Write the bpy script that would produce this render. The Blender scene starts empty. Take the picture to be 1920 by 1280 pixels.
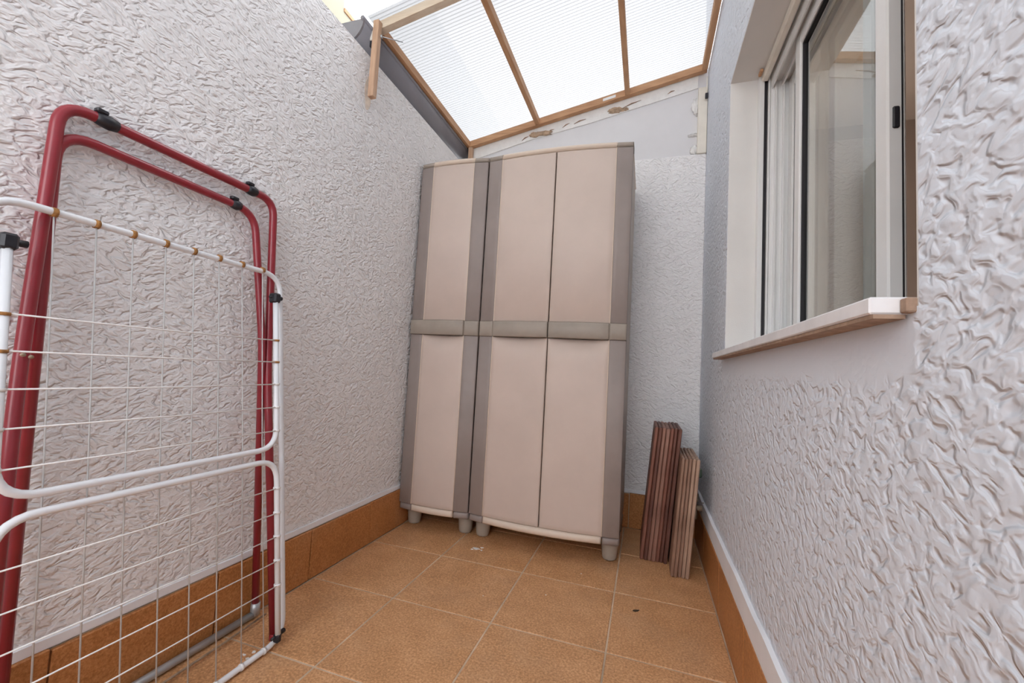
import bpy, math, random
import numpy as np
from mathutils import Vector, Matrix, Euler

# ---------------------------------------------------------------- camera, world, exposure
T = 0.34                      # one floor tile in metres; every coordinate below is in tiles
sc = bpy.context.scene
col = sc.collection
random.seed(4)

def cam_axes(yaw, pitch, roll):
    cy, sy, cp, sp, cr, sr = math.cos(yaw), math.sin(yaw), math.cos(pitch), math.sin(pitch), math.cos(roll), math.sin(roll)
    fw = Vector((-sy * cp, cy * cp, sp)); rt = Vector((cy, sy, 0)); up = rt.cross(fw)
    return rt * cr + up * sr, rt * -sr + up * cr, fw

cam_data = bpy.data.cameras.new('camera')
cam = bpy.data.objects.new('camera', cam_data); col.objects.link(cam)
rt, up, fw = cam_axes(0.3138, 0.0664, 0.0556)
m = Matrix((rt, up, -fw)).transposed().to_4x4()
m.translation = Vector((2.2385, -4.6455, 2.2449)) * T
cam.matrix_world = m
cam_data.sensor_width = 36.0
cam_data.lens = 782.16 / 1920 * 36.0
cam_data.clip_start = 0.02
sc.camera = cam

w = bpy.data.worlds.new('overcast_sky'); sc.world = w; w.use_nodes = True
bgn = w.node_tree.nodes['Background']
bgn.inputs['Color'].default_value = (0.955, 0.97, 1.0, 1)
bgn.inputs['Strength'].default_value = 5.15
vs = sc.view_settings
vs.view_transform = 'Standard'; vs.look = 'None'; vs.gamma = 1.0; vs.use_curve_mapping = False
vs.exposure = 0.0

# ---------------------------------------------------------------- materials
def new_mat(name):
    mt = bpy.data.materials.new(name); mt.use_nodes = True
    nt = mt.node_tree
    return mt, nt, nt.nodes['Principled BSDF']

def N(nt, typ, **kw):
    n = nt.nodes.new(typ)
    for k, v in kw.items():
        if k in n.inputs: n.inputs[k].default_value = v
        else: setattr(n, k, v)
    return n

def ramp(nt, fac, stops):
    r = nt.nodes.new('ShaderNodeValToRGB'); el = r.color_ramp.elements
    while len(el) < len(stops): el.new(0.5)
    for e, (p, c) in zip(el, stops):
        e.position = p; e.color = (*c, 1) if len(c) == 3 else c
    nt.links.new(fac, r.inputs['Fac']); return r.outputs['Color']

def math_n(nt, op, a, b=None, c=None):
    n = nt.nodes.new('ShaderNodeMath'); n.operation = op
    for i, v in enumerate((a, b, c)):
        if v is None: continue
        if isinstance(v, (int, float)): n.inputs[i].default_value = v
        else: nt.links.new(v, n.inputs[i])
    return n.outputs[0]

def coords(nt, scale=(1, 1, 1), rot=(0, 0, 0)):
    tc = nt.nodes.new('ShaderNodeTexCoord'); mp = nt.nodes.new('ShaderNodeMapping')
    mp.inputs['Scale'].default_value = scale; mp.inputs['Rotation'].default_value = rot
    nt.links.new(tc.outputs['Object'], mp.inputs['Vector']); return mp.outputs['Vector']

def noise(nt, vec, scale, detail=2.0, rough=0.5, dist=0.0):
    n = nt.nodes.new('ShaderNodeTexNoise')
    n.inputs['Scale'].default_value = scale; n.inputs['Detail'].default_value = detail
    n.inputs['Roughness'].default_value = rough; n.inputs['Distortion'].default_value = dist
    nt.links.new(vec, n.inputs['Vector']); return n.outputs['Fac']

def bump(nt, b, height, strength, distance):
    n = nt.nodes.new('ShaderNodeBump'); n.inputs['Strength'].default_value = strength
    n.inputs['Distance'].default_value = distance
    nt.links.new(height, n.inputs['Height']); nt.links.new(n.outputs['Normal'], b.inputs['Normal'])

def plain(name, c, rough=0.5, metal=0.0, var=0.06, scale=14.0, spec=0.5, bmp=0.0, bscale=200.0):
    mt, nt, b = new_mat(name)
    v = coords(nt); f = noise(nt, v, scale, 4, 0.6)
    lo = tuple(max(0, x * (1 - var)) for x in c); hi = tuple(min(1, x * (1 + var)) for x in c)
    nt.links.new(ramp(nt, f, [(0.3, lo), (0.7, hi)]), b.inputs['Base Color'])
    b.inputs['Roughness'].default_value = rough; b.inputs['Metallic'].default_value = metal
    b.inputs['Specular IOR Level'].default_value = spec
    if bmp: bump(nt, b, noise(nt, v, bscale, 2), bmp, 0.001)
    return mt

def stucco(name, c, scale=40.0, dist=0.0045, smooth_zone=None, along=0.5, warp=0.55):
    """hand-trowelled render: short soft crossing strokes, painted white; smooth_zone = (y0, y1, z0, z1) in metres is left flat"""
    mt, nt, b = new_mat(name)
    v = coords(nt)
    def stroke(ang):
        mp = coords(nt, (1 / along, 1 / along, 1 / 1.2), (ang, ang * .9, 0.15)); mp.node.vector_type = 'TEXTURE'; return mp
    a1, a2 = stroke(0.42), stroke(-0.48)
    n1 = noise(nt, a1, scale, 1.3, 0.45, warp)
    n2 = noise(nt, a2, scale, 1.3, 0.45, warp)
    sel = ramp(nt, noise(nt, v, scale * .27, 1), [(0.40, (0, 0, 0)), (0.60, (1, 1, 1))])
    mx = nt.nodes.new('ShaderNodeMix'); mx.data_type = 'FLOAT'
    nt.links.new(sel, mx.inputs[0]); nt.links.new(n1, mx.inputs[2]); nt.links.new(n2, mx.inputs[3])
    st = ramp(nt, mx.outputs[0], [(0.32, (0, 0, 0)), (0.50, (0.66, 0.66, 0.66)), (0.68, (1, 1, 1))])
    st.node.color_ramp.interpolation = 'EASE'
    h = math_n(nt, 'ADD', st, math_n(nt, 'MULTIPLY', noise(nt, v, 120, 2, 0.6), 0.13))
    h = math_n(nt, 'ADD', h, math_n(nt, 'MULTIPLY', noise(nt, v, 7, 2), 0.6))
    if smooth_zone:
        y0, y1, z0, z1 = smooth_zone
        sx = nt.nodes.new('ShaderNodeSeparateXYZ'); nt.links.new(v, sx.inputs[0])
        wob = math_n(nt, 'MULTIPLY', math_n(nt, 'SUBTRACT', noise(nt, v, 14, 3), 0.5), 0.05)
        def step(val, e0, e1):
            m_ = nt.nodes.new('ShaderNodeMapRange'); m_.interpolation_type = 'SMOOTHSTEP'
            nt.links.new(val, m_.inputs[0]); m_.inputs[1].default_value = e0; m_.inputs[2].default_value = e1; return m_.outputs[0]
        zz = math_n(nt, 'ADD', sx.outputs[2], wob); yy = math_n(nt, 'ADD', sx.outputs[1], math_n(nt, 'MULTIPLY', wob, 0.5))
        inside = math_n(nt, 'MULTIPLY', step(zz, z0 - .012, z0 + .02), math_n(nt, 'SUBTRACT', 1.0, step(sx.outputs[2], z1, z1 + .02)))
        inside = math_n(nt, 'MULTIPLY', inside, math_n(nt, 'MULTIPLY', step(yy, y0 - .01, y0 + .012), math_n(nt, 'SUBTRACT', 1.0, step(yy, y1 - .01, y1 + .02))))
        keep = math_n(nt, 'SUBTRACT', 1.0, math_n(nt, 'MULTIPLY', inside, 0.93))
        h = math_n(nt, 'MULTIPLY', math_n(nt, 'SUBTRACT', h, 0.9), keep)
    bump(nt, b, h, 0.8, dist)
    nt.links.new(ramp(nt, noise(nt, v, 3, 4), [(0.3, tuple(x * 0.965 for x in c)), (0.7, c)]), b.inputs['Base Color'])
    b.inputs['Roughness'].default_value = 0.62
    b.inputs['Specular IOR Level'].default_value = 0.25
    return mt

def tile_mat(name, lo, mid, hi, rough):
    mt, nt, b = new_mat(name)
    v = coords(nt)
    oi = nt.nodes.new('ShaderNodeObjectInfo')
    add = nt.nodes.new('ShaderNodeVectorMath'); add.operation = 'ADD'
    sc_ = nt.nodes.new('ShaderNodeVectorMath'); sc_.operation = 'SCALE'
    nt.links.new(oi.outputs['Location'], sc_.inputs[0]); sc_.inputs['Scale'].default_value = 3.1
    nt.links.new(v, add.inputs[0]); nt.links.new(sc_.outputs[0], add.inputs[1]); p = add.outputs[0]
    f = math_n(nt, 'ADD', math_n(nt, 'MULTIPLY', noise(nt, p, 170, 3, 0.7), 0.78), math_n(nt, 'MULTIPLY', noise(nt, p, 9, 3, 0.6), 0.22))
    c = ramp(nt, f, [(0.36, lo), (0.5, mid), (0.66, hi)])
    # faint cement dust
    dust = ramp(nt, noise(nt, p, 4.2, 5, 0.65), [(0.52, (0, 0, 0)), (0.78, (0.3, 0.3, 0.3))])
    mx = nt.nodes.new('ShaderNodeMix'); mx.data_type = 'RGBA'
    nt.links.new(dust, mx.inputs[0]); nt.links.new(c, mx.inputs[6]); mx.inputs[7].default_value = (0.40, 0.27, 0.18, 1)
    nt.links.new(mx.outputs[2], b.inputs['Base Color'])
    b.inputs['Roughness'].default_value = rough
    b.inputs['Specular IOR Level'].default_value = 0.35
    bump(nt, b, noise(nt, p, 260, 2), 0.06, 0.001)
    return mt

def wood(name, lo, hi, stretch=(3, 40, 40), rough=0.6):
    mt, nt, b = new_mat(name)
    v = coords(nt, stretch)
    f = math_n(nt, 'ADD', math_n(nt, 'MULTIPLY', noise(nt, v, 2.0, 5, 0.6, 0.6), 0.7), math_n(nt, 'MULTIPLY', noise(nt, coords(nt), 7, 2), 0.3))
    nt.links.new(ramp(nt, f, [(0.35, lo), (0.62, hi)]), b.inputs['Base Color'])
    b.inputs['Roughness'].default_value = rough
    bump(nt, b, f, 0.2, 0.002)
    return mt

def poly_sheet(name, axis, tint):
    """fluted twin-wall polycarbonate: partly clear, partly diffusing"""
    mt = bpy.data.materials.new(name); mt.use_nodes = True; nt = mt.node_tree; nt.nodes.clear()
    out = nt.nodes.new('ShaderNodeOutputMaterial')
    tr = nt.nodes.new('ShaderNodeBsdfTransparent'); tl = nt.nodes.new('ShaderNodeBsdfTranslucent'); gl = nt.nodes.new('ShaderNodeBsdfDiffuse')
    tr.inputs['Color'].default_value = (*tint, 1); tl.inputs['Color'].default_value = (*tint, 1)
    gl.inputs['Color'].default_value = (0.85, 0.86, 0.88, 1)
    tc = nt.nodes.new('ShaderNodeTexCoord'); sx = nt.nodes.new('ShaderNodeSeparateXYZ')
    nt.links.new(tc.outputs['Object'], sx.inputs[0])
    s = math_n(nt, 'SINE', math_n(nt, 'MULTIPLY', sx.outputs[axis], 2 * math.pi / 0.016))
    rib = ramp(nt, math_n(nt, 'MULTIPLY_ADD', s, 0.5, 0.5), [(0.0, (0.62, 0.62, 0.62)), (0.45, (0.34, 0.34, 0.34))])
    shade = ramp(nt, math_n(nt, 'MULTIPLY_ADD', s, 0.5, 0.5), [(0.0, tuple(x * 0.74 for x in tint)), (0.30, tint)])
    nt.links.new(shade, tr.inputs['Color']); nt.links.new(shade, tl.inputs['Color'])
    dirt = math_n(nt, 'MULTIPLY', noise(nt, coords(nt, (0.6, 2.0, 1)), 3.0, 4), 0.35)
    m1 = nt.nodes.new('ShaderNodeMixShader'); m2 = nt.nodes.new('ShaderNodeMixShader')
    nt.links.new(math_n(nt, 'ADD', rib, dirt), m1.inputs[0]); nt.links.new(tr.outputs[0], m1.inputs[1]); nt.links.new(tl.outputs[0], m1.inputs[2])
    m2.inputs[0].default_value = 0.12
    nt.links.new(m1.outputs[0], m2.inputs[1]); nt.links.new(gl.outputs[0], m2.inputs[2])
    nt.links.new(m2.outputs[0], out.inputs['Surface'])
    return mt

def glass_mat(name):
    mt, nt, b = new_mat(name)
    b.inputs['Base Color'].default_value = (0.93, 0.97, 0.95, 1)
    b.inputs['Transmission Weight'].default_value = 1.0
    b.inputs['Roughness'].default_value = 0.0; b.inputs['IOR'].default_value = 1.52
    return mt

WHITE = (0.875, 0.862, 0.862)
M = {
    'stucco': stucco('white_stucco', WHITE, 74.0, 0.0064, None, 0.58, 0.8),
    'stucco_house': stucco('house_stucco', (0.735, 0.775, 0.845), 62.0, 0.0054, (-3.10 * T, 0.2 * T, 2.26 * T, 2.52 * T), 0.66, 0.6),  # bluish cast of the skylight is put into this wall's colour
    'smooth_plaster': plain('smooth_white_plaster', (0.75, 0.73, 0.705), 0.7, var=0.03, scale=6, bmp=0.25, bscale=240),
    'paint_band': plain('white_paint_band', (0.86, 0.87, 0.90), 0.55, var=0.03, scale=9),
    'cream': plain('cream_render', (0.43, 0.41, 0.315), 0.8, var=0.05, scale=3, bmp=0.2),
    'tile': tile_mat('terracotta_tile', (0.40, 0.20, 0.084), (0.60, 0.31, 0.142), (0.78, 0.465, 0.25), 0.42),
    'skirt': tile_mat('skirting_tile', (0.35, 0.138, 0.044), (0.48, 0.20, 0.066), (0.60, 0.28, 0.11), 0.36),
    'grout': plain('pale_grout', (0.58, 0.44, 0.31), 0.9, var=0.40, scale=6),
    'pine': wood('pine', (0.42, 0.215, 0.105), (0.60, 0.345, 0.185)),
    'skylit_pine': wood('pine_with_sky_glare', (0.66, 0.52, 0.38), (0.80, 0.70, 0.56)),  # front rail's pine, lightened to carry the sky's glare on its face
    'pine_y': wood('pine_lengthwise', (0.42, 0.215, 0.105), (0.60, 0.345, 0.185), (40, 3, 40)),
    'pine_z': wood('pine_upright', (0.45, 0.27, 0.17), (0.63, 0.42, 0.28), (40, 40, 3)),
    'cream_wood': plain('cream_painted_wood', (0.80, 0.75, 0.66), 0.6, var=0.05),
    'fascia': plain('pale_grey_board', (0.72, 0.71, 0.72), 0.5, var=0.04, scale=4),
    'foam': plain('expanding_foam', (0.50, 0.36, 0.25), 0.9, var=0.35, scale=60, bmp=0.6, bscale=120),
    'filler': plain('white_filler', (0.85, 0.84, 0.82), 0.8, var=0.05, scale=40, bmp=0.4, bscale=150),
    'poly': poly_sheet('polycarbonate_sheet', 1, (0.262, 0.263, 0.266)),
    'poly2': poly_sheet('neighbour_polycarbonate', 2, (0.95, 0.97, 0.99)),
    'gutter': plain('grey_pvc', (0.235, 0.23, 0.255), 0.38, var=0.05),
    'dark_plastic': plain('black_plastic', (0.018, 0.018, 0.024), 0.4, var=0.1),
    'beige': plain('beige_plastic', (0.60, 0.49, 0.425), 0.5, var=0.045, scale=5, bmp=0.1, bscale=500),
    'beige_edge': plain('pale_beige_plastic', (0.70, 0.58, 0.475), 0.5, var=0.04, scale=6),
    'taupe': plain('taupe_plastic', (0.295, 0.245, 0.225), 0.52, var=0.07, scale=7, bmp=0.1, bscale=500),
    'taupe_band': plain('taupe_handle_plastic', (0.335, 0.285, 0.24), 0.52, var=0.10, scale=9, bmp=0.1, bscale=500),
    'foot': plain('grey_beige_plastic', (0.38, 0.335, 0.28), 0.5, var=0.05),
    'carcass': plain('cabinet_carcass_plastic', (0.50, 0.42, 0.36), 0.55, var=0.05),
    'red': plain('red_enamel', (0.285, 0.022, 0.034), 0.28, var=0.08, scale=20, spec=0.6),
    'white_enamel': plain('white_enamel', (0.82, 0.84, 0.87), 0.25, var=0.03, spec=0.6),
    'wire': plain('white_coated_wire', (0.82, 0.81, 0.80), 0.35, var=0.04),
    'wire_grey': plain('grey_coated_wire', (0.56, 0.55, 0.54), 0.4, var=0.08),
    'rust': plain('rust', (0.36, 0.17, 0.05), 0.85, var=0.4, scale=160),
    'steel': plain('galvanised_steel', (0.50, 0.53, 0.55), 0.4, 0.6, var=0.08),
    'alu': plain('white_aluminium', (0.82, 0.82, 0.81), 0.3, var=0.02, spec=0.5),
    'gasket': plain('black_rubber', (0.02, 0.018, 0.022), 0.6, var=0.1),
    'marble': plain('white_marble', (0.80, 0.79, 0.80), 0.35, var=0.08, scale=12),
    'dirt': plain('bare_mortar', (0.34, 0.23, 0.165), 0.9, var=0.25, scale=60, bmp=0.4, bscale=150),
    'glass': glass_mat('window_glass'),
    'room': plain('brown_interior', (0.42, 0.31, 0.24), 0.8, var=0.05, scale=2),
    'brass': plain('old_brass', (0.42, 0.33, 0.24), 0.45, 0.5, var=0.25, scale=60),
    'green': plain('green_enamel', (0.10, 0.16, 0.12), 0.5, var=0.2, scale=40),
    'stain': plain('rusty_stain', (0.76, 0.66, 0.56), 0.7, var=0.16, scale=30),
    'leaf': plain('dry_leaf', (0.05, 0.035, 0.02), 0.9, var=0.2),
}
def board_mat(name, lo, hi):
    return wood(name, lo, hi, (55, 55, 2.5), 0.55)
BOARD = [board_mat('board_red_brown', (0.12, 0.038, 0.024), (0.30, 0.125, 0.085)),
         board_mat('board_brown', (0.17, 0.072, 0.050), (0.38, 0.20, 0.145)),
         board_mat('board_dark', (0.065, 0.020, 0.014), (0.19, 0.075, 0.05))]
BOARD2 = [board_mat('board_grey_brown', (0.17, 0.085, 0.055), (0.44, 0.27, 0.19)),
          board_mat('board_tan', (0.26, 0.15, 0.105), (0.58, 0.40, 0.29))]

# ---------------------------------------------------------------- mesh helpers (tile units in, metres out)
class MB:
    def __init__(s): s.v = []; s.f = []; s.smooth = []
    def add(s, verts, faces, smooth=False):
        o = len(s.v); s.v += [tuple(p) for p in verts]
        for f in faces: s.f.append(tuple(i + o for i in f)); s.smooth.append(smooth)
        return s
    def box(s, x0, x1, y0, y1, z0, z1, c=0.0):
        """box with chamfered edges"""
        if c <= 0:
            v = [(x, y, z) for z in (z0, z1) for y in (y0, y1) for x in (x0, x1)]
            return s.add(v, [(0, 2, 3, 1), (4, 5, 7, 6), (0, 1, 5, 4), (2, 6, 7, 3), (0, 4, 6, 2), (1, 3, 7, 5)])
        c = min(c, (x1 - x0) * .45, (y1 - y0) * .45, (z1 - z0) * .45)
        lo, hi = (x0, y0, z0), (x1, y1, z1); v = []; idx = {}
        for sx in (0, 1):
            for sy in (0, 1):
                for sz in (0, 1):
                    sg = (sx, sy, sz)
                    for ax in range(3):
                        p = []
                        for k in range(3):
                            e = hi[k] if sg[k] else lo[k]
                            p.append(e if k == ax else e + (-c if sg[k] else c))
                        idx[(sg, ax)] = len(v); v.append(tuple(p))
        f = []
        for ax in range(3):
            a, b2 = (ax + 1) % 3, (ax + 2) % 3
            for sd in (0, 1):
                q = []
                for (i, j) in ((0, 0), (1, 0), (1, 1), (0, 1)):
                    sg = [0, 0, 0]; sg[ax] = sd; sg[a] = i; sg[b2] = j; q.append(idx[(tuple(sg), ax)])
                f.append(tuple(q) if sd else tuple(reversed(q)))
        for ax in range(3):
            a, b2 = (ax + 1) % 3, (ax + 2) % 3
            for i in (0, 1):
                for j in (0, 1):
                    g0 = [0, 0, 0]; g1 = [0, 0, 0]; g1[ax] = 1
                    g0[a] = g1[a] = i; g0[b2] = g1[b2] = j; g0, g1 = tuple(g0), tuple(g1)
                    q = (idx[(g0, a)], idx[(g1, a)], idx[(g1, b2)], idx[(g0, b2)])
                    f.append(q if (i ^ j) == 0 else tuple(reversed(q)))
        for sx in (0, 1):
            for sy in (0, 1):
                for sz in (0, 1):
                    g = (sx, sy, sz); q = (idx[(g, 0)], idx[(g, 1)], idx[(g, 2)])
                    f.append(q if (sx + sy + sz) % 2 == 1 else tuple(reversed(q)))
        return s.add(v, f)
    def tube(s, path, r, seg=10, closed=False, cap=True, radii=None):
        P = [Vector(p) for p in path]; n = len(P)
        if closed: tang = [(P[(i + 1) % n] - P[i - 1]).normalized() for i in range(n)]
        else: tang = [(P[min(i + 1, n - 1)] - P[max(i - 1, 0)]).normalized() for i in range(n)]
        t = tang[0]; ref = Vector((0, 0, 1)) if abs(t.z) < .9 else Vector((1, 0, 0))
        u = (ref - t * ref.dot(t)).normalized(); v = []; f = []
        for i in range(n):
            t = tang[i]; u = (u - t * u.dot(t)).normalized(); w_ = t.cross(u)
            rr = radii[i] if radii else r
            for k in range(seg):
                a = 2 * math.pi * k / seg
                v.append(P[i] + (u * math.cos(a) + w_ * math.sin(a)) * rr)
        m_ = n if closed else n - 1
        for i in range(m_):
            j = (i + 1) % n
            for k in range(seg):
                k2 = (k + 1) % seg
                f.append((i * seg + k, i * seg + k2, j * seg + k2, j * seg + k))
        if cap and not closed:
            f.append(tuple(reversed(range(seg)))); f.append(tuple((n - 1) * seg + k for k in range(seg)))
        return s.add(v, f, True)
    def lathe(s, prof, c, seg=16):
        """prof: (radius, z) from bottom to top, about the vertical through c"""
        v = []; f = []; n = len(prof)
        for (r, z) in prof:
            for k in range(seg):
                a = 2 * math.pi * k / seg; v.append((c[0] + r * math.cos(a), c[1] + r * math.sin(a), c[2] + z))
        for i in range(n - 1):
            for k in range(seg):
                k2 = (k + 1) % seg; f.append((i * seg + k, i * seg + k2, (i + 1) * seg + k2, (i + 1) * seg + k))
        f.append(tuple(reversed(range(seg)))); f.append(tuple((n - 1) * seg + k for k in range(seg)))
        return s.add(v, f, True)
    def prism(s, poly, axis, a, b):
        """extrude a polygon (2-D, counter-clockwise) along axis from a to b"""
        n = len(poly)
        def P(p, t):
            return (t, p[0], p[1]) if axis == 0 else (p[0], t, p[1]) if axis == 1 else (p[0], p[1], t)
        v = [P(p, a) for p in poly] + [P(p, b) for p in poly]
        f = [tuple(reversed(range(n))), tuple(range(n, 2 * n))]
        for i in range(n): j = (i + 1) % n; f.append((i, j, n + j, n + i))
        return s.add(v, f)
    def build(s, name, mat, parent=None, xf=None, smooth_angle=True):
        me = bpy.data.meshes.new(name)
        me.from_pydata([(a * T, b * T, c * T) for a, b, c in s.v], [], s.f)
        me.polygons.foreach_set('use_smooth', s.smooth); me.update()
        import bmesh
        bm = bmesh.new(); bm.from_mesh(me); bmesh.ops.recalc_face_normals(bm, faces=bm.faces); bm.to_mesh(me); bm.free()
        me.materials.append(M[mat] if isinstance(mat, str) else mat)
        o = bpy.data.objects.new(name, me); col.objects.link(o)
        if parent is not None:
            o.parent = parent
            o.matrix_parent_inverse = Matrix.Translation(parent.location).inverted()
        return o

def tag(o, label=None, cat=None, group=None, kind=None):
    if label: o['label'] = label
    if cat: o['category'] = cat
    if group: o['group'] = group
    if kind: o['kind'] = kind
    return o

def empty(name, loc):
    o = bpy.data.objects.new(name, None); col.objects.link(o); o.location = Vector(loc) * T
    o.empty_display_size = 0.05
    return o

def fillet(pts, r, seg=7):
    """polyline with rounded corners"""
    P = [Vector(p) for p in pts]; out = [P[0]]
    for i in range(1, len(P) - 1):
        a, b2, c = P[i - 1], P[i], P[i + 1]
        d1 = (a - b2); d2 = (c - b2); rr = min(r, d1.length * .49, d2.length * .49)
        p1 = b2 + d1.normalized() * rr; p2 = b2 + d2.normalized() * rr
        for k in range(seg + 1):
            t = k / seg; out.append(p1 * (1 - t) ** 2 + b2 * 2 * t * (1 - t) + p2 * t * t)
    out.append(P[-1]); return out

# ---------------------------------------------------------------- setting
XL, XR, YB, YF = -0.98, 3.0, 2.0, -10.0
HS = 0.50                       # skirting height
ZL, ZB, ZR = 5.84, 5.66, 9.5    # wall tops

floor = MB().box(XL - .6, XR + .1, YF - .3, YB + .6, -0.4, -0.005).build('floor', 'grout')
tag(floor, 'patio floor of speckled terracotta tiles with pale grout joints', kind='structure')
def floor_tiles():
    cache = {}; g = 0.0055
    xs = [(XL + .035, 0), (0, 1), (1, 2), (2, XR - .035)]
    y = 1.0; rows = [(1.0, YB - .035)]
    while y > YF + .05: rows.append((y - 1, y)); y -= 1
    for (x0, x1) in xs:
        for (y0, y1) in rows:
            k = (round(x1 - x0, 3), round(y1 - y0, 3))
            if k not in cache:
                hx, hy = k[0] / 2 - g, k[1] / 2 - g
                o = MB().box(-hx, hx, -hy, hy, -0.035, 0.0, 0.006).build('floor_tile', 'tile', floor)
                cache[k] = o.data
            else:
                o = bpy.data.objects.new('floor_tile', cache[k]); col.objects.link(o); o.parent = floor
            o.location = ((x0 + x1) / 2 * T, (y0 + y1) / 2 * T, random.uniform(-.0005, 0.0) )
floor_tiles()

wl = MB().box(XL - .45, XL, YF, YB + .5, -0.4, ZL, 0.012).build('wall_left', 'stucco')
tag(wl, 'low white trowelled stucco boundary wall', kind='structure')
wb = MB().box(XL, XR, YB, YB + .5, -0.4, ZB, 0.012).build('wall_back', 'stucco')
tag(wb, 'white trowelled stucco end wall behind the cabinets', kind='structure')
wf = MB().box(XL - .45, XR + .7, YF - .4, YF, -0.4, 2.0).build('added_parapet', 'stucco')  # added behind the camera, its height chosen for the light coming over it
tag(wf, 'added unseen low stucco parapet that lets skylight in above it', kind='structure')

# right wall with its window opening
WY0, WY1, WZ0, WZ1 = -3.115, 0.10, 2.50, 5.43
XO = XR + 0.66
mb = MB()
def ring_wall(mb):
    ys = [YF, WY0, WY1, YB + .5]; zs = [-0.4, WZ0, WZ1, ZR]
    idx = {}; v = []
    for xi, X in enumerate((XR, XO)):
        for j, y in enumerate(ys):
            for k, z in enumerate(zs): idx[(xi, j, k)] = len(v); v.append((X, y, z))
    f = []
    for j in range(3):
        for k in range(3):
            if j == 1 and k == 1: continue
            f.append((idx[(0, j, k)], idx[(0, j, k + 1)], idx[(0, j + 1, k + 1)], idx[(0, j + 1, k)]))
            f.append((idx[(1, j, k)], idx[(1, j + 1, k)], idx[(1, j + 1, k + 1)], idx[(1, j, k + 1)]))
    for a, b2 in (((1, 1), (2, 1)), ((2, 1), (2, 2)), ((2, 2), (1, 2)), ((1, 2), (1, 1))):
        f.append((idx[(0, *a)], idx[(0, *b2)], idx[(1, *b2)], idx[(1, *a)]))
    edge = [(0, k) for k in range(4)] + [(j, 3) for j in range(1, 4)] + [(3, k) for k in (2, 1, 0)] + [(j, 0) for j in (2, 1)]
    for i in range(len(edge)):
        a, b2 = edge[i], edge[(i + 1) % len(edge)]
        f.append((idx[(0, *a)], idx[(0, *b2)], idx[(1, *b2)], idx[(1, *a)]))
    mb.add(v, f)
ring_wall(mb)
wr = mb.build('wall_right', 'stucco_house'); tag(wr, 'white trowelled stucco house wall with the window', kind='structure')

# smooth plaster lining of the window reveal, (the flat apron below the sill is in the wall render)
rv = MB()
t = .012
XW = XR + .36                    # where the aluminium frame starts
rv.box(XR + .002, XO, WY1 - t, WY1 + .01, WZ0, WZ1)
rv.box(XR + .002, XO, WY0 - .01, WY0 + t, WZ0, WZ1)
rv.box(XR + .002, XO, WY0 + t, WY1 - t, WZ1 - t, WZ1 + .01)
rv.build('reveal_lining', 'smooth_plaster', wr)
# skirtings
def skirting(name, fixed, side, joints, label):
    root = MB()
    th = .035
    if side == 'x+':   # on left wall facing +x
        root.box(fixed - .02, fixed + .012, joints[0], joints[-1], 0, HS - .004)
    elif side == 'x-':
        root.box(fixed - .012, fixed + .02, joints[0], joints[-1], 0, HS - .004)
    else:
        root.box(joints[0], joints[-1], fixed - .012, fixed + .02, 0, HS - .004)
    r = root.build(name, 'grout'); tag(r, label, kind='structure')
    for a, b2 in zip(joints[:-1], joints[1:]):
        h = HS + random.uniform(-.008, .008); q = .005
        mb = MB()
        if side == 'x+': mb.box(fixed, fixed + th, a + q, b2 - q, 0.003, h, .006)
        elif side == 'x-': mb.box(fixed - th, fixed, a + q, b2 - q, 0.003, h, .006)
        else: mb.box(a + q, b2 - q, fixed - th, fixed, 0.003, h, .006)
        mb.build('skirting_tile', 'skirt', r)
    return r
skirting('baseboard_left', XL, 'x+', [YF, -9.0, -8.0, -7.0, -6.02, -5.03, -4.03, -3.04, -2.05, -1.07, -.10, .9, YB - .037], 'brown glazed tile skirting along the low boundary wall')
skirting('baseboard_right', XR, 'x-', [YF, -9.1, -8.1, -7.1, -6.1, -5.1, -4.1, -3.12, -2.12, -1.13, -.06, 1.02, YB - .037], 'brown glazed tile skirting along the house wall')
skirting('baseboard_back', YB, 'y', [XL, 0.06, 1.05, 2.06, XR], 'brown glazed tile skirting behind the cabinets')
# smooth painted band sitting on the skirtings (wavy hand-painted upper edge)
def paint_band(name, axis, fixed, d, a, b2, h, label):
    n = 40; poly = []
    for i in range(n + 1):
        y = a + (b2 - a) * i / n; poly.append((y, HS + .010))
    for i in range(n, -1, -1):
        y = a + (b2 - a) * i / n; poly.append((y, HS + h + .006 * math.sin(i * 2.3) + .006 * random.random()))
    mb = MB()
    if axis == 0: mb.prism(poly, 0, *sorted((fixed, fixed + d)))
    else: mb.prism(poly, 1, *sorted((fixed, fixed + d)))
    tag(mb.build(name, 'paint_band'), label, kind='structure')
paint_band('trim_1', 0, XL - .01, .028, YF, YB - .02, .06, 'smooth white painted band above the skirting of the boundary wall')
paint_band('trim_2', 0, XR + .01, -.042, YF, YB - .02, .19, 'smooth white painted band above the skirting of the house wall')
paint_band('trim_3', 1, YB + .01, -.028, XL + .03, XR - .04, .05, 'smooth white painted band above the skirting of the end wall')

# room behind the window
rm = MB()
X2, Y0, Y1, Z0, Z1 = XO + 6, -6.0, 4.5, 0.0, 7.2
rm.box(X2, X2 + .1, Y0, Y1, Z0, Z1); rm.box(XO + .002, X2, Y1, Y1 + .1, Z0, Z1); rm.box(XO + .002, X2, Y0 - .1, Y0, Z0, Z1)
rm.box(XO + .002, X2, Y0, Y1, Z0 - .1, Z0); rm.box(XO + .002, X2, Y0, Y1, Z1, Z1 + .1)
tag(rm.build('wall_interior', 'room'), 'brown walls of the room behind the window', kind='structure')

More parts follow.
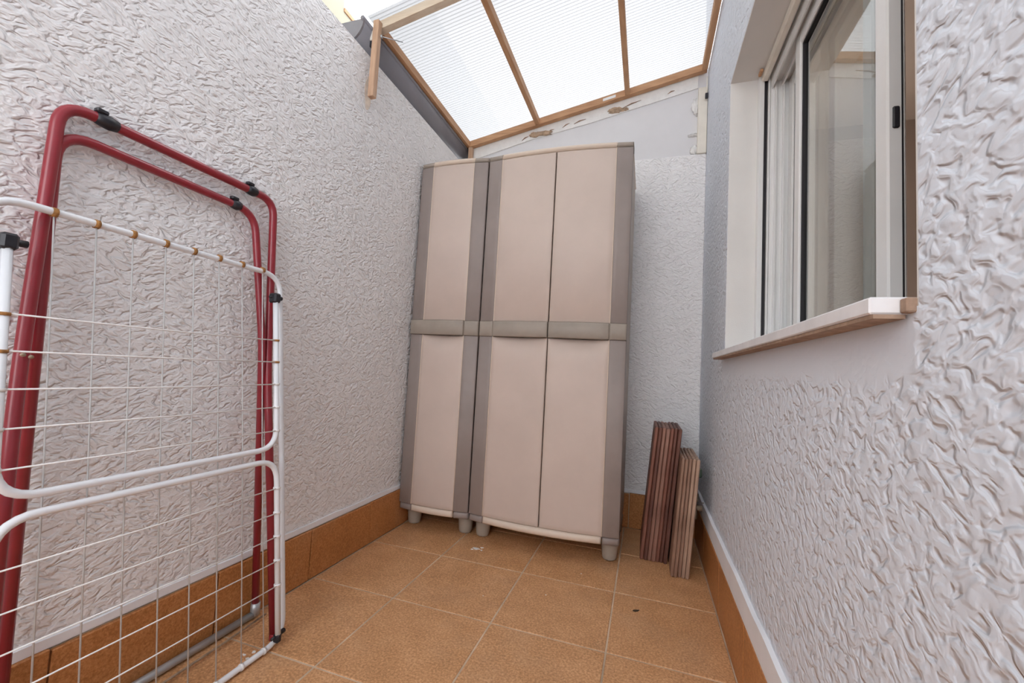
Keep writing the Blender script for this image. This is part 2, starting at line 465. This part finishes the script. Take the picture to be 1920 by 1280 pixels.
# ---------------------------------------------------------------- window
win = empty('window_1', (XW, (WY0 + WY1) / 2, WZ0)); tag(win, 'white aluminium sliding window standing partly open', kind='structure')
ZS = WZ0 + .035                 # sill top
sill = MB().box(XR - .10, XW + .02, WY0 + .05, WY1 + .12, WZ0 - .02, ZS, .006).build('sill', 'marble', win)
sill['label'] = 'white marble sill'
MB().box(XR - .024, XR + .01, WY0 + .010, WY0 + .048, WZ0 - .018, ZS - .008, .004).build('sill_end_mortar', 'dirt', sill)
MB().box(XR - .092, XR - .01, WY0 + .046, WY1 + .10, WZ0 - .034, WZ0 - .021).build('sill_bed_mortar', 'dirt', sill)
fy0, fy1, fz0, fz1 = WY0 + .013, WY1 - .013, ZS, WZ1 - .013
# outer frame: jambs, head, bottom track
def jamb(y0, y1):
    mb = MB(); mb.box(XW, XW + .27, y0, y1, fz0, fz1, .006); return mb.build('jamb', 'alu', win)
jf = jamb(fy1 - .09, fy1); jn = jamb(fy0, fy0 + .09)
MB().box(XW + .03, XW + .05, fy1 - .115, fy1 - .09, fz0, fz1 - .1).build('jamb_lip', 'alu', jf)
MB().box(XW + .10, XW + .115, fy1 - .125, fy1 - .09, fz0, fz1 - .1).build('jamb_lip', 'alu', jf)
MB().box(XW + .19, XW + .205, fy1 - .115, fy1 - .09, fz0, fz1 - .1).build('jamb_lip', 'alu', jf)
hd = MB(); hd.box(XW, XW + .27, fy0 + .09, fy1 - .09, fz1 - .10, fz1, .006)
hd = hd.build('head', 'alu', win)
for i, dx in enumerate((.0, .09, .18, .255)):
    MB().box(XW + dx, XW + dx + .016, fy0 + .09, fy1 - .09, fz1 - .16 - .01 * (i == 0), fz1 - .10).build('head_track', 'alu', hd)
bt = MB(); bt.box(XW, XW + .27, fy0 + .09, fy1 - .09, fz0, fz0 + .05, .004)
bt = bt.build('bottom_track', 'alu', win)
# roller-shutter guides just outside the frame, with the slot's shadow set in as a dark strip
for y0, y1 in ((fy1 - .075, fy1), (fy0, fy0 + .075)):
    g = MB(); g.box(XW - .10, XW - .055, y0, y1, fz0, fz1, .004); g.box(XW - .055, XW - .02, (y0 if y0 < -1 else y1 - .02), (y0 + .02 if y0 < -1 else y1), fz0, fz1); g.box(XW - .02, XW - .002, y0, y1, fz0, fz1, .004)
    g = g.build('shutter_guide', 'alu', win)
    MB().box(XW - .054, XW - .021, (y0 + .021 if y0 < -1 else y1 - .045), (y0 + .045 if y0 < -1 else y1 - .021), fz0, fz1 - .02).build('slot_shadow', 'gasket', g)
sh = MB(); sh.box(XW - .085, XW - .025, fy0 + .08, fy1 - .08, fz1 - .085, fz1 - .01, .012)
sh = sh.build('shutter_bottom_slat', 'cream_wood', win)
MB().box(XW - .125, XW - .095, fy1 - .20, fy1 - .11, fz1 - .045, fz1 - .015, .006).build('shutter_stop', 'pine', win)
def sash(x0, y0, y1, latch):
    s = empty('sash', (x0, y0, fz0)); s.parent = win; s.matrix_parent_inverse = Matrix.Translation(win.location).inverted()
    d = .085; zb, zt = fz0 + .03, fz1 - .115; sw = .125
    def P(nm, mat, mb):
        o = mb.build(nm, mat); o.parent = s; o.matrix_parent_inverse = Matrix.Translation(s.location).inverted(); return o
    P('stile', 'alu', MB().box(x0, x0 + d, y1 - sw, y1, zb, zt, .01)); P('stile', 'alu', MB().box(x0, x0 + d, y0, y0 + sw, zb, zt, .01))
    P('rail', 'alu', MB().box(x0, x0 + d, y0 + sw, y1 - sw, zb, zb + sw, .01)); P('rail', 'alu', MB().box(x0, x0 + d, y0 + sw, y1 - sw, zt - sw, zt, .01))
    q = .018
    gk = MB(); xa, xb = x0 + .018, x0 + d - .018
    gk.box(xa, xb, y1 - sw - q, y1 - sw, zb + sw, zt - sw); gk.box(xa, xb, y0 + sw, y0 + sw + q, zb + sw, zt - sw)
    gk.box(xa, xb, y0 + sw + q, y1 - sw - q, zb + sw, zb + sw + q); gk.box(xa, xb, y0 + sw + q, y1 - sw - q, zt - sw - q, zt - sw)
    P('gasket', 'gasket', gk)
    P('pane', 'glass', MB().box(x0 + .036, x0 + .050, y0 + sw + .004, y1 - sw - .004, zb + sw + .004, zt - sw - .004))
    if latch:
        P('edge_groove', 'gasket', MB().box(x0 + .062, x0 + .070, y0 - .002, y0 + .002, zb + .01, zt - .01))
        P('latch', 'dark_plastic', MB().box(x0 + .022, x0 + .052, y0 - .012, y0 + .004, 3.62, 3.74, .006))
    return s
sash(XW + .05, -2.035, -.56, True)
sash(XW + .155, -1.66, fy1 - .092, False)

# ---------------------------------------------------------------- storage cabinets
YC = 0.53
def bowed(mb, xa, xb, za, zb, xc, hw, bow, off, thk, c=.007, nx=10, nz=1, scoop=None):
    """panel following the bowed front: closed slab with chamfered front edge"""
    xs = [xa] + [xa + c + (xb - xa - 2 * c) * i / nx for i in range(nx + 1)] + [xb]
    zs = [za] + [za + c + (zb - za - 2 * c) * i / nz for i in range(nz + 1)] + [zb]
    def yf(x): return YC - bow * (1 - ((x - xc) / hw) ** 2) - off
    v = []; f = []; nX, nZ = len(xs), len(zs)
    for j, z in enumerate(zs):
        for i, x in enumerate(xs):
            y = yf(x) + (c if i in (0, nX - 1) or j in (0, nZ - 1) else 0)
            if scoop: y += scoop((x - xa) / (xb - xa), (z - za) / (zb - za))
            v.append((x, y, z))
    for j in range(nZ - 1):
        for i in range(nX - 1):
            a = j * nX + i; f.append((a, a + 1, a + nX + 1, a + nX))
    per = [i for i in range(nX)] + [j * nX + nX - 1 for j in range(1, nZ)] + [(nZ - 1) * nX + i for i in range(nX - 2, -1, -1)] + [j * nX for j in range(nZ - 2, 0, -1)]
    o = len(v)
    for p in per: v.append((v[p][0], yf(v[p][0]) + thk, v[p][2]))
    L = len(per)
    for k in range(L):
        k2 = (k + 1) % L; f.append((per[k], o + k, o + k2, per[k2]))
    f.append(tuple(o + k for k in range(L)))
    return mb.add(v, f, True)

ZD0, ZD1, ZBD0, ZBD1 = 0.345, 5.075, 2.665, 2.865
def cabinet(name, x0, x1, doors, label, swl=.205, swr=.205):
    xc, hw, bow = (x0 + x1) / 2, (x1 - x0) / 2, .045 + .03 * (x1 - x0 > 1.5)
    yb = YB - .14
    root = empty(name, (xc, (YC + yb) / 2, 0)); tag(root, label, 'cabinet')
    kw = dict(xc=xc, hw=hw, bow=bow)
    # carcass
    cb = MB(); cb.box(x0 + .015, x1 - .015, YC + .075, yb, .32, 5.09, .02); cb.build('body', 'carcass', root)
    # top cap with taupe corners
    tp = MB(); bowed(tp, x0 + .19, x1 - .19, 5.085, 5.15, off=.012, thk=.2, c=.025, **kw); tp.box(x0 + .004, x1 - .004, YC + .10, yb + .01, 5.085, 5.148, .03)
    tp = tp.build('top', 'beige_edge', root)
    for a, b2 in ((x0, x0 + swl), (x1 - swr, x1)):
        mb = MB(); bowed(mb, a, b2, 5.083, 5.147, off=.010, thk=.2, c=.022, nx=3, **kw); mb.build('top_corner', 'taupe_band', tp)
    # plinth
    kb = dict(xc=xc, hw=hw, bow=bow * 1.5)
    bs = MB(); bowed(bs, x0 + swl + .004, x1 - swr - .004, .256, .338, off=-.004, thk=.22, c=.02, **kb); bs.box(x0 + .03, x1 - .03, YC + .12, yb, .262, .33, .01); bs.box(x0 + .06, x1 - .06, YC + .40, yb - .02, .12, .262, .01)  # the lower recessed pan is added to block light and darken the gap
    bs = bs.build('base', 'beige_edge', root)
    for a, b2 in ((x0, x0 + swl), (x1 - swr, x1)):
        mb = MB(); bowed(mb, a + .01, b2 - .002, .254, .340, off=-.004, thk=.22, c=.02, nx=3, **kb); mb.build('base_corner', 'taupe', bs)
    # feet
    for fx in (x0 + .122, x1 - .122):
        for fy in (YC + .25, yb - .16):
            MB().lathe([(.055, 0), (.078, .008), (.088, .03), (.100, .15), (.110, .262)], (fx, fy, 0), 18).build('foot', 'foot', root)
    # doors
    for (a, b2, sl, sr) in doors:
        d = empty('door', (xc, YC, ZD0)); d.parent = root; d.matrix_parent_inverse = Matrix.Translation(root.location).inverted()
        def P(nm, mat, mb, lab=None):
            o = mb.build(nm, mat); o.parent = d; o.matrix_parent_inverse = Matrix.Translation(d.location).inverted()
            if lab: o['label'] = lab
            return o
        pa, pb = a + (swl if sl else .004), b2 - (swr if sr else .004)
        mb = MB(); bowed(mb, pa, pb, ZBD1 + .003, ZD1, off=.0, thk=.06, nx=12, **kw); P('upper_panel', 'beige', mb, 'beige upper door panel')
        def scoop(u, v):
            return .075 * math.exp(-((1 - v) / .055) ** 2) * max(0, 1 - (2 * u - 1) ** 2) ** .8
        mb = MB(); bowed(mb, pa, pb, ZD0, ZBD0 - .004, off=.0, thk=.10, nx=16, nz=44, scoop=scoop, **kw); P('lower_panel', 'beige', mb, 'beige lower door panel with finger hollow')
        for (fl, s0, s1) in ((sl, a + .004, a + swl - .006), (sr, b2 - swr + .006, b2 - .004)):
            if not fl: continue
            for z0, z1 in ((ZD0, ZBD0 - .002), (ZBD1 + .002, ZD1)):
                mb = MB(); bowed(mb, s0, s1, z0, z1, off=.006, thk=.06, nx=4, **kw); P('side_strip', 'taupe', mb, 'taupe strip along the door edge')
            xe = s0 - .004 if fl is sl and s0 < xc else s1 + .004
            inner = (s1, s1 + .010) if s0 < xc and fl == sl and s0 == a + .004 else (s0 - .010, s0)
            mb = MB(); bowed(mb, inner[0], inner[1], ZD0, ZD1, off=.004, thk=.06, nx=1, c=.003, **kw); P('edge_bead', 'beige_edge', mb)
        cut = (b2 - swr) if sr else (a + swl)
        segs = [(a + .003, cut - .002), (cut + .002, b2 - .003)]
        for s0, s1 in segs:
            mb = MB(); bowed(mb, s0, s1, ZBD0, ZBD1, off=.034 if (s1 - s0) > .3 else .022, thk=.09, nx=8, c=.010, **kw); P('handle_band', 'taupe_band', mb, 'taupe handle band')
    return root
cabinet('storage_cabinet', -.955, .080, [(-.955, .080, True, True)], 'narrow beige plastic storage cabinet with one door, against the boundary wall')
cabinet('storage_cabinet', .092, 2.005, [(.092, 1.045, True, False), (1.052, 2.005, False, True)], 'wide beige plastic storage cabinet with two doors and taupe strips')

# ---------------------------------------------------------------- loose boards leaning beside the cabinet
def stack(xb0, n, thk, y0, y1, h, lean, mats, label, group, hj):
    gap = .0035
    for i in range(n):
        th = thk * random.uniform(.88, 1.06)
        hh = h + random.uniform(-hj, hj); dy = random.uniform(-.012, .012)
        mb = MB(); mb.box(0, th, 0, y1 - y0, 0, hh, .009)
        mb.box(th * .36, th * .60, -.0035, .004, .004, hh - .004)
        o = mb.build('board', mats[(i * 2 + i // 3) % len(mats)])
        o.location = (xb0 * T, (y0 + dy) * T, 0.0006)
        o.rotation_euler = (0, lean, 0)
        tag(o, ORD[i] + label, 'board', group)
        xb0 += (th + gap) / math.cos(lean)
random.seed(11)
ORD = ['first ', 'second ', 'third ', 'fourth ', 'fifth ', 'sixth ', 'seventh ']
stack(2.235, 7, .0445, .93, 1.72, 1.63, .082, BOARD, 'long red-brown board counted from the wide cabinet, in the taller stack', 'boards of the taller stack', .006)
stack(2.575, 5, .0385, .62, 1.45, 1.335, .068, BOARD2, 'short grey-brown board counted from the taller stack, in the lower stack', 'boards of the lower stack', .006)

# ---------------------------------------------------------------- folded drying rack
rk = empty('drying_rack', (-.7, -2.6, 0))
tag(rk, 'folded clothes drying rack with red legs and white wire wings leaning on the wall', 'drying rack')
def XA(z): return -.51 - .152 * z if z < 2.1 else -.829 - .062 * (z - 2.1)   # outer red legs, bent a little at the pivot
RR = .031
A = fillet([(XA(.035), -3.47, .035), (XA(2.1), -3.37, 2.1), (XA(3.60), -3.31, 3.60)], .3)[:-1]
A += fillet([(XA(3.3), -3.32, 3.3), (XA(3.60), -3.31, 3.60), (XA(3.60), -1.90, 3.60), (XA(3.3), -1.90, 3.3)], .24)[1:-1]
A += fillet([(XA(3.3), -1.90, 3.3), (XA(2.1), -1.885, 2.1), (XA(.035), -1.885, .035)], .3)[1:]
oa = MB().tube(A, RR, 12).build('outer_leg_frame', 'red', rk); oa['label'] = 'red tubular leg frame'
B = fillet([(-.885, -3.25, .07), (-.925, -3.305, 3.44), (-.925, -2.07, 3.43), (-.84, -1.955, 2.35), (-.885, -1.735, .07)], .17)
ob = MB().tube(B, RR * .93, 12).build('inner_leg_frame', 'red', rk); ob['label'] = 'red tubular inner leg frame'
MB().tube([(-.890, -3.36, .036), (-.890, -1.72, .036)], .028, 10).build('foot_bar', 'steel', rk)['label'] = 'grey foot bar'
for y in (-3.25, -1.735):
    MB().tube([(-.887, y, .03), (-.886, y, .13)], .038, 10).build('foot_socket', 'steel', rk)
for y in (-3.47, -1.885):
    MB().lathe([(.026, 0), (.033, .006), (.034, .045), (.031, .05)], (XA(.02), y, 0), 12).build('foot_cap', 'red', rk)
# black clips on the red top bars
def clip(p, d, r, l):
    p = Vector(p); d = Vector(d).normalized()
    mb = MB(); mb.tube([p - d * l, p - d * l * .4, p + d * l * .2, p + d * l], r, 8, radii=[r * .92, r * 1.12, r * 1.22, r * .95])
    q = p - d * l * .6 + Vector((.01, 0, r * 1.2)); mb.box(q.x - .02, q.x + .02, q.y - .03, q.y + .03, q.z - .012, q.z + .014, .006)
    return mb.build('clip', 'dark_plastic', rk)
clip((XA(3.60), -3.10, 3.60), (0, 1, 0), .036, .055); clip((XA(3.60), -2.12, 3.60), (0, 1, 0), .036, .042)
clip((-.925, -2.24, 3.432), (0, 1, 0), .034, .038)
def XW_(z): return -.425 - .128 * z         # plane of the big white wing
WR = .0205
ring = fillet([(XW_(1.5), -3.59, 1.5), (XW_(2.95), -3.59, 2.95), (XW_(2.95), -1.875, 2.935), (XW_(.03), -1.875, .03), (XW_(.03), -3.59, .03), (XW_(1.5), -3.59, 1.5)], .17)
mb = MB(); mb.tube(ring[:-1], WR, 10, closed=True); mb.build('wing_frame', 'white_enamel', rk)['label'] = 'tall white tubular wing frame'
ys = [-3.51, -3.328, -3.146, -2.965, -2.78, -2.60, -2.418, -2.234, -2.05]
wr_ = .0046
for y in ys[1:]:
    MB().tube([(XW_(2.95) + .0, y, 2.945), (XW_(1.5) + random.uniform(-.004, .004), y + random.uniform(-.008, .008), 1.5), (XW_(.03), y, .03)], wr_ * .92, 6).build('wire', 'wire_grey', rk)
    mb = MB(); mb.tube([(XW_(2.95), y - .011, 2.945), (XW_(2.95), y + .011, 2.945)], WR * 1.28, 10); mb.build('wire_loop', 'rust', rk)
    mb = MB(); mb.tube([(XW_(.03), y - .009, .03), (XW_(.03), y + .009, .03)], WR * 1.25, 10); mb.build('wire_loop', 'wire', rk)
def XU(z): return XW_(z) + .062            # the two short wings in front
U = fillet([(XU(2.70), -3.515, 2.70), (XU(1.515), -3.515, 1.515), (XU(1.515), -1.98, 1.515), (XU(2.70), -1.98, 2.70)], .17)
MB().tube(U, WR * 1.02, 10).build('wing_frame', 'white_enamel', rk)['label'] = 'upper white U-shaped wing'
D = fillet([(XU(.12), -3.515, .12), (XU(1.425), -3.515, 1.425), (XU(1.425), -1.98, 1.425), (XU(.12), -1.98, .12)], .17)
MB().tube(D, WR * 1.02, 10).build('wing_frame', 'white_enamel', rk)['label'] = 'lower white U-shaped wing'
for z in (2.374, 2.197, 2.018, 1.835, 1.650, 1.205, 1.018, .842, .662, .482):
    o = .012
    MB().tube([(XU(z) + o, -3.515, z + .002), (XU(z) + o, -2.7, z - random.uniform(0, .006)), (XU(z) + o, -1.975, z)], wr_, 6).build('wire', 'wire', rk)
    for y in (-3.515, -1.98):
        mb = MB(); mb.tube([(XU(z), y, z - .008), (XU(z), y, z + .008)], WR * 1.3, 8); mb.build('wire_loop', 'rust' if z > 2.1 else 'wire', rk)
for (y, z) in ((-3.515, 2.72), (-1.98, 2.72), (-1.98, .10), (-3.515, .10)):
    mb = MB(); x = XU(z); k = 1.0 if z > 1 else .72; mb.box(x - .045 * k, x + .03 * k, y - .032 * k, y + .032 * k, z - .035, z + .045 * k, .012)
    mb.tube([(x - .02, y + .0, z + .01), (x - .02, y + .075, z + .012)], .018, 8); mb.tube([(x - .01, y - .05, z + .01), (x - .01, y, z + .01)], .012, 8)
    mb.build('hinge_clip', 'dark_plastic', rk)
MB().tube([(-.80, -1.70, .035), (-.775, -2.1, .03), (-.76, -2.54, .03), (-.75, -3.30, .03)], .009, 6).build('brace_wire', 'brass', rk)
for (y, z) in ((-3.375, 2.18), (-3.345, 2.17)):
    MB().tube([(XA(z) + .026, y, z), (XA(z) + .038, y, z)], .011, 8).build('rivet', 'brass', rk)

# ---------------------------------------------------------------- lean-to roof
def zr(x): return 6.15 + .2015 * (x + .94)
RX0, RX1, RY0, RY1 = -.965, 2.975, -.74, 2.005
rf = empty('patio_roof', (1.0, .6, 6.1)); tag(rf, 'lean-to patio roof of clear fluted sheets on a pine batten frame', 'roof')
bh = .105
def slope_bar(name, y0, y1, x0, x1, mat, dz=0., h=bh):
    v = []
    for x in (x0, x1):
        for y in (y0, y1):
            for z in (0, h): v.append((x, y, zr(x) + dz + z))
    mb = MB(); mb.add(v, [(0, 1, 3, 2), (4, 6, 7, 5), (0, 4, 5, 1), (2, 3, 7, 6), (0, 2, 6, 4), (1, 5, 7, 3)])
    return mb.build(name, mat, rf)
fb = slope_bar('front_rail', RY0, RY0 + .085, RX0, RX1, 'skylit_pine'); fb['label'] = 'front pine rail'
br = slope_bar('back_rail', RY1 - .085, RY1, RX0, RX1, 'pine')
for x in (-.922, .345, 1.81, 2.94):
    wd = .04 if x not in (.345, 1.81) else .036
    MB().box(x - wd, x + wd, RY0 + .087, RY1 - .087, zr(x), zr(x) + bh, .004).build('side_rail' if wd == .04 else 'rafter', 'pine_y', rf)
# three fluted sheets lying on the frame
def sheet(x0, x1):
    th = .045; v = []
    for x in (x0, x1):
        for y in (RY0 - .11, RY1 + .05):
            for z in (0, th): v.append((x, y, zr(x) + bh + .003 + z))
    return v
for x0, x1 in ((RX0 - .02, .343), (.347, 1.808), (1.812, RX1 + .0)):
    v = sheet(x0, x1)
    mb = MB(); mb.add(v, [(0, 4, 6, 2)])
    mb.build('roof_sheet', 'poly', rf)
# drop post at the low front corner and short stub at the low back corner
MB().box(-.925, -.848, -.815, -.743, 5.29, 6.22, .006).build('drop_post', 'pine_z', rf)
MB().box(-.905, -.835, RY1 - .10, RY1 - .02, 5.67, 6.15, .006).build('back_post', 'pine_z', rf)
MB().tube([(-.85, -.74, 6.06), (-.68, -.56, 6.10)], .006, 6).build('nail', 'steel', rf)
MB().tube([(-.85, -.76, 6.04), (-.83, -.75, 6.045)], .02, 8).build('bolt', 'steel', rf)
MB().box(-.965, -.928, -.80, -.765, 5.99, 6.14, .004).build('packing_strip', 'cream_wood', rf)
MB().box(-.965, -.928, -.80, -.765, 5.91, 5.985, .006).build('pipe_clip', 'dark_plastic', rf)

rnd = random.Random(5); mb = MB()
poly = [(-.735 + (.05 + .02 * rnd.random()) * math.cos(a), 5.40 + (.17 + .06 * rnd.random()) * math.sin(a)) for a in np.linspace(0, 2 * math.pi, 22, endpoint=False)]
mb.prism(poly, 0, XL - .002, XL + .0012); mb.build('rust_stain', 'stain', wl)
# worn paper label on the back rail
mb = MB(); x0, x1 = 1.43, 1.63
mb.add([(x0, RY1 - .087, zr(x0) + .03), (x1, RY1 - .087, zr(x1) + .03), (x1, RY1 - .087, zr(x1) + .075), (x0, RY1 - .087, zr(x0) + .075),
        (x0, RY1 - .0855, zr(x0) + .03), (x1, RY1 - .0855, zr(x1) + .03), (x1, RY1 - .0855, zr(x1) + .075), (x0, RY1 - .0855, zr(x0) + .075)],
       [(0, 1, 2, 3), (7, 6, 5, 4), (0, 4, 5, 1), (1, 5, 6, 2), (2, 6, 7, 3), (3, 7, 4, 0)])
mb.build('paper_label', 'filler', br)['label'] = 'worn white paper label'

# added out-of-view canopy cutting the skylight over the near half of the patio
cz = 1.25
ce = MB()
for y in (YF + .1, -1.0): ce.add([(x, y + dy, zr(x) + cz + dz) for x in (XL - .3, RX1) for dy in (0, .085) for dz in (0, bh)], [(0, 1, 3, 2), (4, 6, 7, 5), (0, 4, 5, 1), (2, 3, 7, 6), (0, 2, 6, 4), (1, 5, 7, 3)])
for x in (XL - .25, .345, 1.81, 2.93): ce.box(x - .036, x + .036, YF + .19, -1.003, zr(x) + cz, zr(x) + cz + bh)
ce = ce.build('added_canopy', 'pine_y'); tag(ce, 'added unseen canopy on pine battens, cutting the skylight over the near patio', kind='structure')
for x0, x1 in ((XL - .3, .343), (.347, 1.808), (1.812, RX1)):
    mb = MB(); mb.add([(x, y, zr(x) + cz + bh + .003) for x in (x0, x1) for y in (YF, -.88)], [(0, 2, 3, 1)]); mb.build('roof_sheet', 'poly', ce)

# gable filler board above the end wall
fa = MB(); ya = YB + .045
fa.prism([(-1.0, ZB - .0), (XR, ZB - .0), (XR, zr(XR) + bh - .002), (-1.0, zr(-1.0) + bh - .002)], 1, ya, ya + .06)
fa = fa.build('trim_4', 'fascia'); tag(fa, 'pale grey gable board between the end wall and the roof', kind='structure')
st = MB()
x0, x1 = -.9, XR - .14
st.prism([(x0, zr(x0) - .20), (.25, zr(.25) - .16), (1.2, zr(1.2) - .20), (x1, zr(x1) - .19), (x1, zr(x1) + .02), (x0, zr(x0) + .02)], 1, ya - .02, ya)
st.build('white_filler_strip', 'filler', fa)
MB().box(XR - .135, XR - .005, YB - .02, YB + .044, ZB, zr(XR) - .24, .008).build('cream_post', 'cream_wood', fa)['label'] = 'cream wooden post'
def blob(name, c, rx, rz, mat, parent, seed, n=22):
    rnd = random.Random(seed); mb = MB(); rings = 4; v = []; f = []
    for j in range(rings):
        t_ = j / (rings - 1); sc_ = (1, .9, .6, .15)[j]; d = (0, .02, .038, .045)[j]
        for i in range(n):
            a = 2 * math.pi * i / n; q = sc_ * (.65 + .5 * rnd.random())
            v.append((c[0] + rx * q * math.cos(a), c[1] - d * (.7 + .6 * rnd.random()), c[2] + rz * q * math.sin(a)))
    for j in range(rings - 1):
        for i in range(n): i2 = (i + 1) % n; f.append((j * n + i, j * n + i2, (j + 1) * n + i2, (j + 1) * n + i))
    f.append(tuple(range((rings - 1) * n, rings * n))); f.append(tuple(reversed(range(n))))
    mb.add(v, f, True); return mb.build(name, mat, parent)
blob('foam_patch', (.40, ya - .02, zr(.4) - .12), .20, .045, 'foam', fa, 1); blob('foam_patch', (.27, ya - .02, zr(.27) - .10), .09, .05, 'foam', fa, 2)
blob('foam_patch', (1.63, ya - .02, zr(1.63) - .13), .13, .05, 'foam', fa, 3); blob('foam_patch', (1.76, ya - .02, zr(1.76) - .16), .08, .03, 'foam', fa, 7)
for k, (x, z, rx, rz) in enumerate(((XR - .17, 6.42, .06, .15), (XR - .19, 5.98, .08, .03), (XR - .17, 5.74, .06, .08))):
    blob('filler_patch', (x, ya - .001, z), rx, rz, 'filler', fa, 20 + k)
for k, (xa, xb) in enumerate(((.05, .17), (.5, .62), (.76, .88), (.95, 1.15), (1.72, 2.02), (2.42, 2.52))):
    mb = MB(); za, zb2 = zr(xa) - .13, zr(xb) - .09 - .02 * (k % 2)
    mb.tube([(xa, ya - .022, za), ((xa + xb) / 2, ya - .026, (za + zb2) / 2 + .01), (xb, ya - .022, zb2)], .009, 6, radii=[.004, .011, .003]); mb.build('crack', 'dirt', fa)

# cable end hanging beside the post
cb = MB(); cb.tube([(XR - .03, 1.90, 6.80), (XR - .026, 1.90, 6.66), (XR - .03, 1.90, 6.54)], .010, 8)
hc = empty('hanging_cable', (XR - .03, 1.90, 6.5)); tag(hc, 'short pale cable end with a black tip hanging from the roof frame', 'cable')
cb.build('cable', 'cream_wood', hc); MB().box(XR - .052, XR - .008, 1.88, 1.92, 6.46, 6.54, .006).build('cable_tip', 'dark_plastic', hc)

# ---------------------------------------------------------------- rain gutter on the boundary wall
gt = empty('rain_gutter', (-1.22, .5, ZL)); tag(gt, 'dark grey half-round rain gutter lying along the top of the boundary wall', 'gutter')
GX, GZ, GR = -1.195, 6.125, .255
out = [(GX + GR * math.cos(a), GZ + GR * math.sin(a)) for a in np.linspace(math.pi, 2 * math.pi, 19)]
inn = [(GX + (GR - .018) * math.cos(a), GZ + (GR - .018) * math.sin(a)) for a in np.linspace(2 * math.pi, math.pi, 19)]
mb = MB(); poly = out + inn; nn = len(poly)
v = [(p[0], y, p[1]) for y in (-.93, RY1 + .1) for p in poly]; f = []
for i in range(nn): f.append((i, (i + 1) % nn, nn + (i + 1) % nn, nn + i))
for i in range(18):
    f.append((i, i + 1, nn - 2 - i, nn - 1 - i)); f.append((nn + i, nn + nn - 1 - i, nn + nn - 2 - i, nn + i + 1))
mb.add(v, f, True); mb.build('trough', 'gutter', gt)
mb = MB(); mb.prism([(p[0], p[1]) for p in out], 1, -.955, -.93); mb.build('end_cap', 'gutter', gt)
for x in (GX - GR + .01, GX + GR - .01):
    MB().tube([(x, -.97, GZ), (x, RY1 + .1, GZ)], .026, 8).build('rim', 'gutter', gt)
MB().box(GX - GR - .03, GX - GR + .03, -.985, -.94, GZ - .05, GZ + .045, .01).build('bracket', 'dark_plastic', gt)

# ---------------------------------------------------------------- neighbour's wall and screen beyond the boundary wall
nb = MB(); nx = -1.95
nb.box(nx - .3, nx, YF, -.19, 0, 9.2); nb.box(nx - .3, nx, -.19, 6, 0, 7.10)
nb = nb.build('wall_neighbour', 'cream'); tag(nb, 'cream rendered wall of the neighbouring house', kind='structure')
ns = empty('neighbour_screen', (nx - .02, 2.0, 7.105)); tag(ns, 'ribbed translucent screen standing on the cream neighbouring wall', 'screen')
MB().box(nx - .06, nx + .015, -.185, 6, 7.105, 7.16).build('batten', 'pine_y', ns)
mb = MB(); mb.add([(nx - .02, -.185, 7.162), (nx - .02, 6, 7.162), (nx - .02, 6, 9.2), (nx - .02, -.185, 9.2)], [(0, 1, 2, 3)]); mb.build('sheet', 'poly2', ns)

# ---------------------------------------------------------------- tap in the corner behind the boards
tp = empty('wall_tap', (XR, 1.28, .55)); tag(tp, 'old tap with a green handle plate on the house wall behind the boards', 'tap')
mb = MB(); mb.tube(fillet([(XR + .02, 1.28, .62), (XR - .13, 1.28, .62), (XR - .13, 1.28, .74)], .05), .035, 10); mb.tube([(XR - .012, 1.28, .62), (XR - .03, 1.28, .62)], .075, 14); mb.build('pipe', 'brass', tp)
mb = MB(); mb.lathe([(.05, 0), (.055, .02), (.055, .09), (.03, .11), (.022, .32)], (XR - .13, 1.28, .70), 12); mb.build('valve_body', 'brass', tp)
MB().box(XR - .195, XR - .045, 1.24, 1.32, 1.005, 1.115, .012).build('handle', 'green', tp)
mb = MB(); mb.tube(fillet([(XR - .13, 1.28, .63), (XR - .13, 1.16, .63), (XR - .13, 1.14, .52)], .05), .028, 10); mb.build('spout', 'brass', tp)

# ---------------------------------------------------------------- marks on the floor
def speck(x, y, r, seed, mat='filler', name='paint_speck'):
    rnd = random.Random(seed); n = 11; mb = MB()
    poly = [(x + r * (.4 + .9 * rnd.random()) * math.cos(2 * math.pi * i / n), y + .6 * r * (.4 + .9 * rnd.random()) * math.sin(2 * math.pi * i / n)) for i in range(n)]
    mb.prism(poly, 2, -.002, .0035); mb.build(name, mat, floor)
for k, (x, y, r) in enumerate(((.30, .35, .045), (.36, .40, .022), (.26, .31, .016), (.38, .33, .014), (-.52, -2.05, .022), (-.56, -2.10, .014), (-.50, -2.12, .018), (1.35, -.35, .008), (.78, -.62, .008), (1.62, .25, .008))):
    speck(x, y, r, k)
lf = MB(); lf.prism([(2.19, -.29), (2.215, -.295), (2.24, -.275), (2.25, -.255), (2.225, -.262), (2.20, -.272)], 2, .0006, .008)
tag(lf.build('dry_leaf', 'leaf'), 'tiny dark dry leaf lying on a floor tile', 'leaf')
